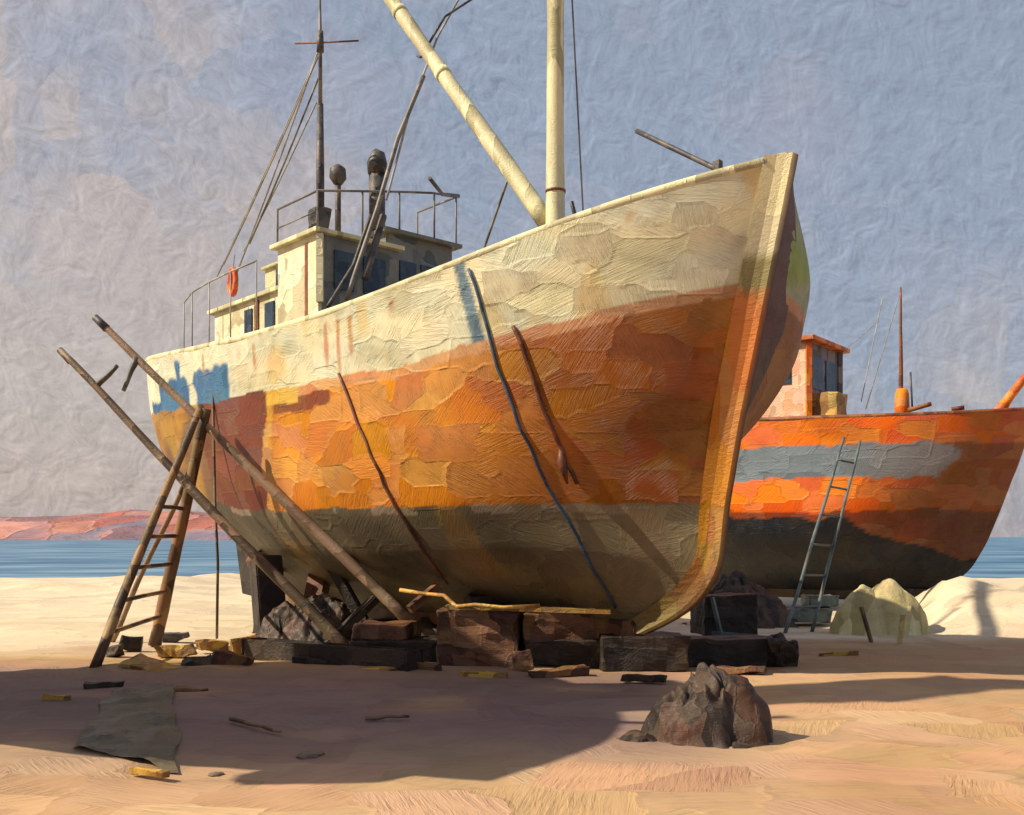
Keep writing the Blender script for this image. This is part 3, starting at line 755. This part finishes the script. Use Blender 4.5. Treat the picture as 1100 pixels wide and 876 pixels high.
for (x, y, w_, h_, m_, lab) in ((122, 706, .30, .16, 'darkwood', 'dark offcut at the foot of the outer trestle leg'), (190, 706, .5, .14, 'ochre', 'ochre board between trestle and blocks'), (228, 700, .42, .18, 'ochre', 'upturned ochre board end right of the trestle'),
        (250, 716, .5, .16, 'brownwood', 'low brown board right of the ochre ones'), (212, 718, .36, .10, 'darkwood', 'flat dark chip in front of the ochre boards'), (262, 704, .35, .26, 'ochre', 'tilted gold board leaning by the leftmost prop'),
        (188, 690, .35, .14, 'iron', 'black iron lump behind the inner trestle leg'), (140, 700, .3, .2, 'darkwood', 'dark chock between the trestle legs'), (170, 722, .8, .07, 'ochre', 'long thin ochre batten in front of the trestle')):
    g = G(x, y); mb = MB(); mb.box(g+Vector((0, 0, h_/2)), (w_, w_*.45, h_), (random.uniform(-.15, .15), random.uniform(-.25, .25), random.uniform(-.6, .6)), .03, .015)
    solo(mb, 'timber_scrap', M[m_], lab, 'wood scrap', 'scraps of timber by the trestle')
for k, (x, y, w_, h_, m_, lab) in enumerate(((60, 752, .30, .05, 'ochre', 'ochre chip of board at the far left edge of the shade'), 
        (112, 738, .4, .06, 'darkwood', 'dark batten just above the olive shade sheet'), (205, 744, .35, .05, 'brownwood', 'brown chip right of the olive shade sheet top'),
        (160, 836, .3, .05, 'ochre', 'ochre splinter at the lower edge of the olive shade sheet'), (900, 706, .5, .07, 'ochre', 'ochre board on the sand in front of the yellowish canvas'))):
    g = G(x, y); mb = MB(); mb.box(g+Vector((0, 0, h_/2)), (w_, max(.06, w_*.2), h_), (0, random.uniform(-.06, .06), random.uniform(-.6, .6)), .015, .01)
    solo(mb, 'timber_scrap', M[m_], lab, 'wood scrap', 'scraps of timber on the sand')
# drift sticks in the shade
for (x0, y0, x1, y1, lab) in ((248, 772, 302, 786, 'thin crooked stick on the shaded sand, left one'), (392, 771, 440, 770, 'thin stick on the shaded sand below the dark block, right one')):
    mb = MB(); mb.pole(G(x0, y0, .03), G(x1, y1, .03), .02, .012, .03, 8, 6); solo(mb, 'driftwood_stick', M['pole'], lab, 'stick', 'sticks on the sand')
for (x, y, s_, lab) in ((333, 812, .10, 'flat dark stone on the shaded sand'), (232, 832, .05, 'small stone at the shadow edge, bottom left')):
    mb = MB(); bmesh.ops.create_icosphere(mb.bm, subdivisions=3, radius=1)
    g = G(x, y)
    for v in mb.bm.verts: v.co = g+Vector((v.co.x*s_, v.co.y*s_, v.co.z*s_*.3))*(1+.25*nz(v.co.x*2, v.co.y*2, v.co.z*2))
    solo(mb, 'stone', M['stone'], lab, 'stone', None, True)

# ================================================================== HEAPS
def heap(c, rx, ry, humps, seed, mat, name, label, cat, rough=.06, crease=.05, edge=.25):
    """cloth or net thrown over things: humps (x, y, radius, height) joined, with creases running downhill"""
    mb = MB(); nr, na = 60, 150; rings = []
    for i in range(nr+1):
        t = i/nr; row = []
        for k in range(na):
            th = 2*math.pi*k/na; ct, st_ = math.cos(th), math.sin(th)
            irr = 1+.18*nz(ct*1.5, st_*1.5, seed)+.10*nz(ct*5, st_*5, seed+3)
            x = t*irr*ct*rx; y = t*irr*st_*ry
            z = 0
            for (hx, hy, hr, hh) in humps:
                r = math.hypot((x-hx), (y-hy)*1.1)/hr
                z = max(z, hh*max(0, 1-r**1.5)**.75 if r < 1 else 0)
            top = max(h[3] for h in humps)
            cr = abs(nz(x*6+2*nz(x*3, y*3, seed), y*6, seed))*2-.5
            z += (crease*cr+rough*nz(x*4.5, y*4.5, seed+2)+rough*.6*nz(x*15, y*15, seed+5))*(1-t**4)
            sx = crease*.8*nz(x*9, z*5, seed+7); sy = crease*.8*nz(y*9, z*5, seed+9)
            z = z*(1-sm(.86, 1, t))+.03*(1-sm(.9, 1, t))
            row.append(mb.bm.verts.new(c+Vector((x+sx, y+sy, z-.02))))
        rings.append(row)
    for i in range(nr):
        for k in range(na):
            a, b = rings[i][k], rings[i][(k+1) % na]; cc, d = rings[i+1][(k+1) % na], rings[i+1][k]
            mb.bm.faces.new((a, b, cc, d))
    bmesh.ops.remove_doubles(mb.bm, verts=mb.bm.verts, dist=.0008)
    return solo(mb, name, mat, label, cat, None, True)
heap(G(760, 792), .56, .46, [(.05, .05, .42, .56), (.22, -.05, .34, .50), (-.2, 0, .36, .40), (-.05, -.15, .3, .42)], 3.1, M['net'], 'net_heap', 'dark brown heap of folded fishing net in the foreground sand', 'net heap', .075, .075)
heap(G(686, 796), .20, .14, [(0, 0, .16, .07)], 9.0, M['net'], 'net_bundle', 'small dark scrap of net trailing left of the big heap', 'net', .03, .02)
heap(G(944, 681), .90, .6, [(.15, 0, .62, .90), (-.25, 0, .55, .80), (.35, -.1, .5, .72)], 5.5, M['tarp'], 'canvas_heap', 'yellowish canvas thrown over a heap behind the dark net, below the orange boat', 'canvas heap', .02, .03)
mb = MB(); mb.beam(G(936, 690, .02), P(925, 652, 15.3), .05, .04); solo(mb, 'stake', M['pole'], 'short grey stake leaning on the yellowish canvas', 'stake')
mb = MB(); mb.beam(G(966, 692, .0), P(970, 660, 15.1), .07, .03); solo(mb, 'stake', M['tarp'], 'pale flap of board at the right edge of the canvas heap', 'board')

heap(G(345, 694), 1.0, .8, [(0, .1, .8, .75), (-.5, 0, .5, .62), (.5, -.1, .5, .45)], 15.5, M['net'], 'net_heap', 'big dark mound of nets in the gloom behind the stern props', 'net heap', .09, .07)
heap(G(470, 690), .6, .5, [(0, 0, .5, .5)], 21.5, M['net'], 'net_heap', 'low dark mound of nets between the pole foot and the red-brown block', 'net heap', .08, .07)
heap(G(790, 672), 1.0, .9, [(0, 0, .8, .95), (.5, 0, .6, .6)], 25.5, M['net'], 'net_heap', 'dark mound of nets behind the stem, under the orange boat', 'net heap', .09, .07)
heap(G(836, 712), .26, .22, [(0, 0, .22, .36)], 31.5, M['net'], 'net_bundle', 'black bundle of net dumped at the right end of the sleeper', 'net', .06, .05)
for k, (x, y, w_, h_, m_, lab) in enumerate(((520, 728, .55, .07, 'ochre', 'golden batten in front of the big red-brown block'), (600, 726, .7, .08, 'brownwood', 'brown batten in front of the low dark block'),
        (455, 722, .4, .10, 'brownwood', 'brown offcut between the flat dark block and the red-brown block'), (562, 722, .22, .26, 'brownwood', 'upright brown offcut leaning between the two big blocks'),
        (690, 732, .5, .07, 'darkwood', 'dark batten lying in front of the black keel block'), (790, 724, .7, .10, 'brownwood', 'brown board before the grey-brown sleeper'),
        (400, 722, .6, .06, 'ochre', 'ochre batten before the flat dark block'), (335, 716, .5, .10, 'darkwood', 'dark offcut before the long low beam'))):
    g = G(x, y); mb = MB(); mb.box(g+Vector((0, 0, h_/2)), (w_, max(.08, w_*.22), h_), (random.uniform(-.1, .1), random.uniform(-.12, .12), random.uniform(-.4, .4)), .02, .012)
    solo(mb, 'timber_scrap', M[m_], lab, 'wood scrap', 'scraps of timber before the keel blocks')

# ================================================================== ADDED BOAT OUTSIDE THE LEFT EDGE (unseen, made up to cast the foreground shade)
caster = Hull((-4.8, 5.7), R(62), 1.55, -3.9,
    stem=[(0, -3.2), (.1, -2.7), (.3, -1.9), (.6, -.9), (1, 0)], stern=[(0, -6.3), (.3, -6.6), (.6, -6.9), (1, -7.0)],
    rail=[(-7.5, 5.7), (-4, 5.5), (-2, 4.9), (0, 4.3)], zk=.4)
org3 = caster.ax(-3.5, 0)
b3 = thing('fishing_boat', 'added unseen boat with a tall wheelhouse, outside the left edge, to cast the foreground shade', 'boat', org3)
caster.mesh('hull', b3, lambda a, z, dep, sd, w: CREAM if dep < .7 else (OCHRE if z > 1.8 else BOT), org3, 60, 40)  # hull of the added unseen boat
caster.bulwark(b3, M['cream'], M['deck'], .8, .1)
MB().beam(caster.ax(-3.0, .25), caster.ax(-6.2, .25), .2, .50).build('keel', M['darkwood'], b3)
w3 = house(b3, caster, -2.9, -4.3, .95, -.95, 4.2, 7.0, M['cream'], M['cream'])  # wheelhouse of the added boat, only there to cast shade
slab(caster, w3, -2.8, -4.4, 1.05, -1.05, 7.0, .1, M['orange'])
win_front(caster, w3, -2.9, .7, .1, 5.9, 6.6); win_front(caster, w3, -2.9, -.1, -.7, 5.9, 6.6)
w4 = house(b3, caster, -2.9, -3.7, .9, -.9, 7.1, 9.7, M['cream'], M['cream'])  # upper tier added to stretch the cast shade to the right
slab(caster, w4, -2.8, -3.8, 1.0, -1.0, 9.7, .1, M['orange'])
win_front(caster, w4, -2.9, .6, -.6, 8.7, 9.4)
mb = MB(); mb.tube([caster.ax(-3.4, 9.8), caster.ax(-3.4, 10.9)], .42, 14); mb.build('funnel', M['iron'], b3)
for aa, hh, rr_ in ((-.7, .45, .22), (-1.5, .25, .3), (-2.1, .8, .16), (-4.9, .3, .35), (-5.6, .55, .25), (-6.2, .25, .3)):  # rail lumps added to break up the edge of the cast shade
    z = interp(caster.rail, aa)
    mb = MB(); mb.tube([caster.ax(aa, z-.9, .5), caster.ax(aa+.1, z-.2, .6), caster.ax(aa-.05, z+hh*.6, .6), caster.ax(aa+.05, z+hh, .55)], [rr_, rr_*1.2, rr_, rr_*.3], 9); mb.build('net_roll', M['net'], b3, True)
MB().tube([caster.ax(-2.0, 3.9), caster.ax(-2.0, 7.5)], .07, 10).build('mast', M['creamwood'], b3)  # mast of the added unseen boat

# ================================================================== GROUND, WATER, HILLS
def gheight(x, y):
    z = .05*nz(x*.35, y*.35, 1)+.02*nz(x*1.6, y*1.6, 4)+.008*nz(x*5, y*5, 2)
    # pale bank on the right, in front of the second boat's bow
    m = sm(4.5, 8.0, x-.0)*math.exp(-((y-18.6)/2.1)**2)
    mm = m*(.76+.3*nz(x*.9, y*.9, 3))
    z += mm*sm(6.6, 8.2, x)
    z += .55*math.exp(-((x+11)/7)**2-((y-30)/6)**2)*(.7+.5*nz(x*.5, y*.5, 6))
    z += .06*math.exp(-((x+4)/3)**2-((y-12.3)/.8)**2)*(1+nz(x*2, y*2, 2))
    if y > 40: z -= (y-40)*.05 + .0
    return max(z, -3)
mb = MB()
ys = []; y = 1.5
ys = [-30, -10, -3]
while y < 80: ys.append(y); y *= 1.018
ys += [110, 300, 1500]
rows = []
for y in ys:
    hw = 6+abs(y)*.9; nx = 150; row = []
    if y > 90 or y < 1: hw = 1500 if y > 90 else 60
    for i in range(nx+1):
        u = -1+2*i/nx; x = u*hw if abs(u) < .97 else math.copysign(hw*3, u)
        row.append(mb.bm.verts.new((x, y, gheight(x, y) if -3 < y < 90 else (-3 if y > 90 else 0))))
    rows.append(row)
for r0, r1 in zip(rows, rows[1:]):
    for i in range(len(r0)-1):
        mb.bm.faces.new((r0[i], r0[i+1], r1[i+1], r1[i]))
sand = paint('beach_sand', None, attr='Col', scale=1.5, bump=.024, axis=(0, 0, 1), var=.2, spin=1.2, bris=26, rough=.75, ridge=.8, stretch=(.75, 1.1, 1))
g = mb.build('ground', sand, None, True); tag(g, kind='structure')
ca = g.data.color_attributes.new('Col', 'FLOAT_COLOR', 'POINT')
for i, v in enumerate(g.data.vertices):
    x, y, z = v.co
    near = (.50, .315, .18); warm = (.42, .24, .115); pale = (.62, .515, .365); ochre = (.42, .26, .09); shade_violet = (.15, .108, .125)
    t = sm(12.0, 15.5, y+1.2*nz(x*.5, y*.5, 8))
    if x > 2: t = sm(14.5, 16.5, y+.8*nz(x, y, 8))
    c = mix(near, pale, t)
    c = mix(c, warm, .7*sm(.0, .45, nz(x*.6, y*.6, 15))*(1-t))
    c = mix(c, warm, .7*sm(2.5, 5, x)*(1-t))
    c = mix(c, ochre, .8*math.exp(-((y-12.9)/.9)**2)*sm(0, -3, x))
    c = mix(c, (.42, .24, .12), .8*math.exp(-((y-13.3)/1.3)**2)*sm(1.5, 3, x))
    c = mix(c, shade_violet, .8*math.exp(-((y-9.8)/2.7)**4)*sm(2.6, .8, x+.8*nz(x, y, 3))*sm(-.75, -.15, nz(x*.7, y*.9, 31)))  # violet-brown painted where the foreground shade lies, to deepen it
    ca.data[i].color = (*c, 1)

# olive sheet standing for the patch of shade in front of the trestle
mb = MB(); quad = [G(122, 742, 0), G(186, 738, 0), G(192, 832, 0), G(78, 806, 0)]
rows = []
for j in range(31):
    row = []
    for i in range(31):
        u, v = i/30, j/30
        p = quad[0].lerp(quad[1], u).lerp(quad[3].lerp(quad[2], u), v)
        ed = .06*nz(v*5, u*5, 77)
        p = p+Vector((ed, ed*.7, 0))
        p.z = gheight(p.x, p.y)+.012+.05*max(0, nz(p.x*3, p.y*3, 41))+.02*abs(nz(p.x*9, p.y*5, 12))
        row.append(mb.bm.verts.new(p))
    rows.append(row)
for r0, r1 in zip(rows, rows[1:]):
    for i in range(30): mb.bm.faces.new((r0[i], r0[i+1], r1[i+1], r1[i]))
M['olive'] = paint('olive_shade', [(.06, .05, .025), (.12, .095, .05), (.08, .065, .045)], scale=4, bump=.012)
solo(mb, 'shade_sheet', M['olive'], 'dark olive sheet standing for shade on the sand in front of the trestle', 'shade_sheet', None, True)
# sea
mb = MB(); w = 4000
vs = [mb.bm.verts.new(p) for p in ((-w, 42, -.10), (w, 42, -.10), (w, 6000, -.10), (-w, 6000, -.10))]; mb.bm.faces.new(vs)
sea = bpy.data.materials.new('sea_water'); sea.use_nodes = True; nt = sea.node_tree; bs = nt.nodes['Principled BSDF']
tc = N(nt, 'ShaderNodeTexCoord'); mp = N(nt, 'ShaderNodeMapping'); mp.inputs['Scale'].default_value = (.05, .12, 1); nt.links.new(tc.outputs['Object'], mp.inputs[0])
n1 = N(nt, 'ShaderNodeTexNoise', i_Scale=1.6, i_Detail=5.0); nt.links.new(mp.outputs[0], n1.inputs[0])
mr = N(nt, 'ShaderNodeMapRange', i_1=.35, i_2=.65); nt.links.new(n1.outputs[0], mr.inputs[0])
rp = ramp(nt, [(.04, .10, .20), (.08, .18, .30), (.20, .30, .38)]); nt.links.new(mr.outputs[0], rp.inputs[0]); nt.links.new(rp.outputs[0], bs.inputs['Base Color'])
bs.inputs['Roughness'].default_value = .55; bs.inputs['Specular IOR Level'].default_value = .25
bp = N(nt, 'ShaderNodeBump', i_Strength=.8, i_Distance=.5); nt.links.new(n1.outputs[0], bp.inputs['Height']); nt.links.new(bp.outputs[0], bs.inputs['Normal'])
tag(mb.build('sea', sea), kind='structure')
# foam / white edge is part of the beach: hills across the bay
mb = MB(); rows = []
for j in range(10):
    row = []
    for i in range(161):
        x = -620+i*5.0; y = 520+j*14
        prof = 18.5*sm(-900, -420, x)*(.92+.2*nz(x*.012, 2, 5)+.16*nz(x*.04, 1, 2))*sm(150, -60, x)
        z = -2+prof*math.sin(math.pi*min(1, j/6)*.5)*(1 if j < 8 else .6)+1.3*nz(x*.05, y*.05, 1)*(j > 0)
        row.append(mb.bm.verts.new((x, y, z)))
    rows.append(row)
for r0, r1 in zip(rows, rows[1:]):
    for i in range(len(r0)-1): mb.bm.faces.new((r0[i], r0[i+1], r1[i+1], r1[i]))
M['hill'] = paint('red_hills', [(.16, .17, .24), (.42, .16, .13), (.48, .22, .19), (.20, .18, .24), (.50, .25, .20)], scale=.045, bump=2.0, stretch=(1, .6, 2), bris=.5, rough=.9, var=.2, spec=.1)
tag(mb.build('hills', M['hill'], None, True), kind='structure')

# ================================================================== SKY AND SUN
SUN_TO = Vector((-1, -.2, 0)).normalized(); EL = R(42)
SUN_TO = Vector((SUN_TO.x*math.cos(EL), SUN_TO.y*math.cos(EL), math.sin(EL)))
sun = bpy.data.lights.new('sun', 'SUN'); sun.energy = 5.0; sun.angle = R(.6); sun.color = (1.0, .86, .64)
so = bpy.data.objects.new('sun', sun); COL.objects.link(so); so.rotation_euler = SUN_TO.to_track_quat('Z', 'Y').to_euler()
wd = bpy.data.worlds.new('World'); scene.world = wd; wd.use_nodes = True; nt = wd.node_tree; L = nt.links
bg = nt.nodes['Background']
sky = N(nt, 'ShaderNodeTexSky'); sky.sky_type = 'NISHITA'; sky.sun_disc = False; sky.sun_elevation = EL
sky.sun_rotation = math.atan2(SUN_TO.x, SUN_TO.y); sky.air_density = 1.4; sky.dust_density = 3.0
tc = N(nt, 'ShaderNodeTexCoord')
def brush(scale, stretch):
    mp = N(nt, 'ShaderNodeMapping'); mp.inputs['Scale'].default_value = stretch; L.new(tc.outputs['Generated'], mp.inputs[0])
    nn = N(nt, 'ShaderNodeTexNoise', i_Scale=scale*.7, i_Detail=4.0); L.new(mp.outputs[0], nn.inputs[0])
    v = vmath(nt, 'ADD', mp.outputs[0], vmath(nt, 'SCALE', vmath(nt, 'SUBTRACT', nn.outputs['Color'], (.5, .5, .5)), 1.3/scale))
    vo = N(nt, 'ShaderNodeTexVoronoi', i_Scale=scale, distance='CHEBYCHEV'); L.new(v, vo.inputs['Vector'])
    return vo, v
vo, v = brush(13, (1, 1, 1))
sp = N(nt, 'ShaderNodeSeparateColor'); L.new(vo.outputs['Color'], sp.inputs[0])
cl = N(nt, 'ShaderNodeTexNoise', i_Scale=2.6, i_Detail=5.0, i_Roughness=.6); L.new(tc.outputs['Generated'], cl.inputs[0])
val = math_(nt, 'ADD', math_(nt, 'MULTIPLY', sp.outputs[0], .10), math_(nt, 'MULTIPLY', cl.outputs[0], .90))
sx = N(nt, 'ShaderNodeSeparateXYZ'); L.new(tc.outputs['Generated'], sx.inputs[0])
val = math_(nt, 'ADD', val, math_(nt, 'MULTIPLY', sx.outputs[0], -.34)); val = math_(nt, 'ADD', val, math_(nt, 'MULTIPLY', math_(nt, 'SUBTRACT', .20, sx.outputs[2]), .45))
mr = N(nt, 'ShaderNodeMapRange', i_1=.37, i_2=.64); L.new(val, mr.inputs[0])
rp = ramp(nt, [(2.85, 3.3, 4.2), (3.25, 3.5, 4.3), (3.6, 3.65, 4.2), (4.2, 3.9, 4.1), (4.9, 4.2, 3.95)]); L.new(mr.outputs[0], rp.inputs[0])
mx = N(nt, 'ShaderNodeMix', data_type='RGBA'); mx.inputs['Factor'].default_value = .85
L.new(sky.outputs[0], mx.inputs[6]); L.new(rp.outputs[0], mx.inputs[7])
# brush-stroke relief: lit and dark ridge sides put into the sky colour
rv = N(nt, 'ShaderNodeVectorRotate'); rv.rotation_type = 'AXIS_ANGLE'; rv.inputs['Axis'].default_value = (0, 1, 0)
L.new(tc.outputs['Generated'], rv.inputs['Vector']); L.new(math_(nt, 'MULTIPLY', sp.outputs[1], 3.0), rv.inputs['Angle'])
def streak(offset, sc):
    mp = N(nt, 'ShaderNodeMapping'); mp.inputs['Scale'].default_value = (.12, 1, 1); mp.inputs['Location'].default_value = offset
    L.new(rv.outputs[0], mp.inputs[0])
    n = N(nt, 'ShaderNodeTexNoise', i_Scale=sc, i_Detail=3.0, i_Distortion=.4); L.new(mp.outputs[0], n.inputs[0]); return n.outputs[0]
s1 = math_(nt, 'SUBTRACT', streak((0, 0, 0), 130), .5)
nr = N(nt, 'ShaderNodeTexNoise', i_Scale=26.0, i_Detail=6.0, i_Roughness=.65, i_Distortion=1.0); L.new(tc.outputs['Generated'], nr.inputs[0])
def relief(off):
    mp = N(nt, 'ShaderNodeMapping'); mp.inputs['Location'].default_value = off; L.new(tc.outputs['Generated'], mp.inputs[0])
    n = N(nt, 'ShaderNodeTexNoise', i_Scale=42.0, i_Detail=7.0, i_Roughness=.72, i_Distortion=.9); L.new(mp.outputs[0], n.inputs[0]); return n.outputs[0]
rm = N(nt, 'ShaderNodeTexNoise', i_Scale=7.0, i_Detail=3.0); L.new(tc.outputs['Generated'], rm.inputs[0])
rl = math_(nt, 'MULTIPLY', math_(nt, 'SUBTRACT', relief((0, 0, 0)), relief((.0022, 0, -.0022))), math_(nt, 'ADD', .25, math_(nt, 'MULTIPLY', rm.outputs[0], 1.5)))
gain = math_(nt, 'ADD', math_(nt, 'ADD', 1.0, rl), math_(nt, 'ADD', math_(nt, 'MULTIPLY', s1, .42), math_(nt, 'MULTIPLY', math_(nt, 'SUBTRACT', nr.outputs[0], .5), .28)))
sc_ = N(nt, 'ShaderNodeVectorMath', operation='SCALE'); L.new(mx.outputs[2], sc_.inputs[0]); L.new(gain, sc_.inputs['Scale'])
L.new(sc_.outputs[0], bg.inputs['Color']); bg.inputs['Strength'].default_value = .086

# ================================================================== CAMERA
cam = bpy.data.cameras.new('camera'); cam.lens = 36; cam.sensor_width = 36; cam.shift_y = (HY-438)/F; cam.clip_end = 9000
co = bpy.data.objects.new('camera', cam); COL.objects.link(co); co.location = (0, 0, EYE); co.rotation_euler = (R(90), 0, 0)
scene.camera = co
scene.view_settings.view_transform = 'Standard'; scene.view_settings.look = 'None'; scene.view_settings.exposure = 0.38; scene.view_settings.gamma = 1
scene.cycles.use_denoising = True; scene.cycles.max_bounces = 5
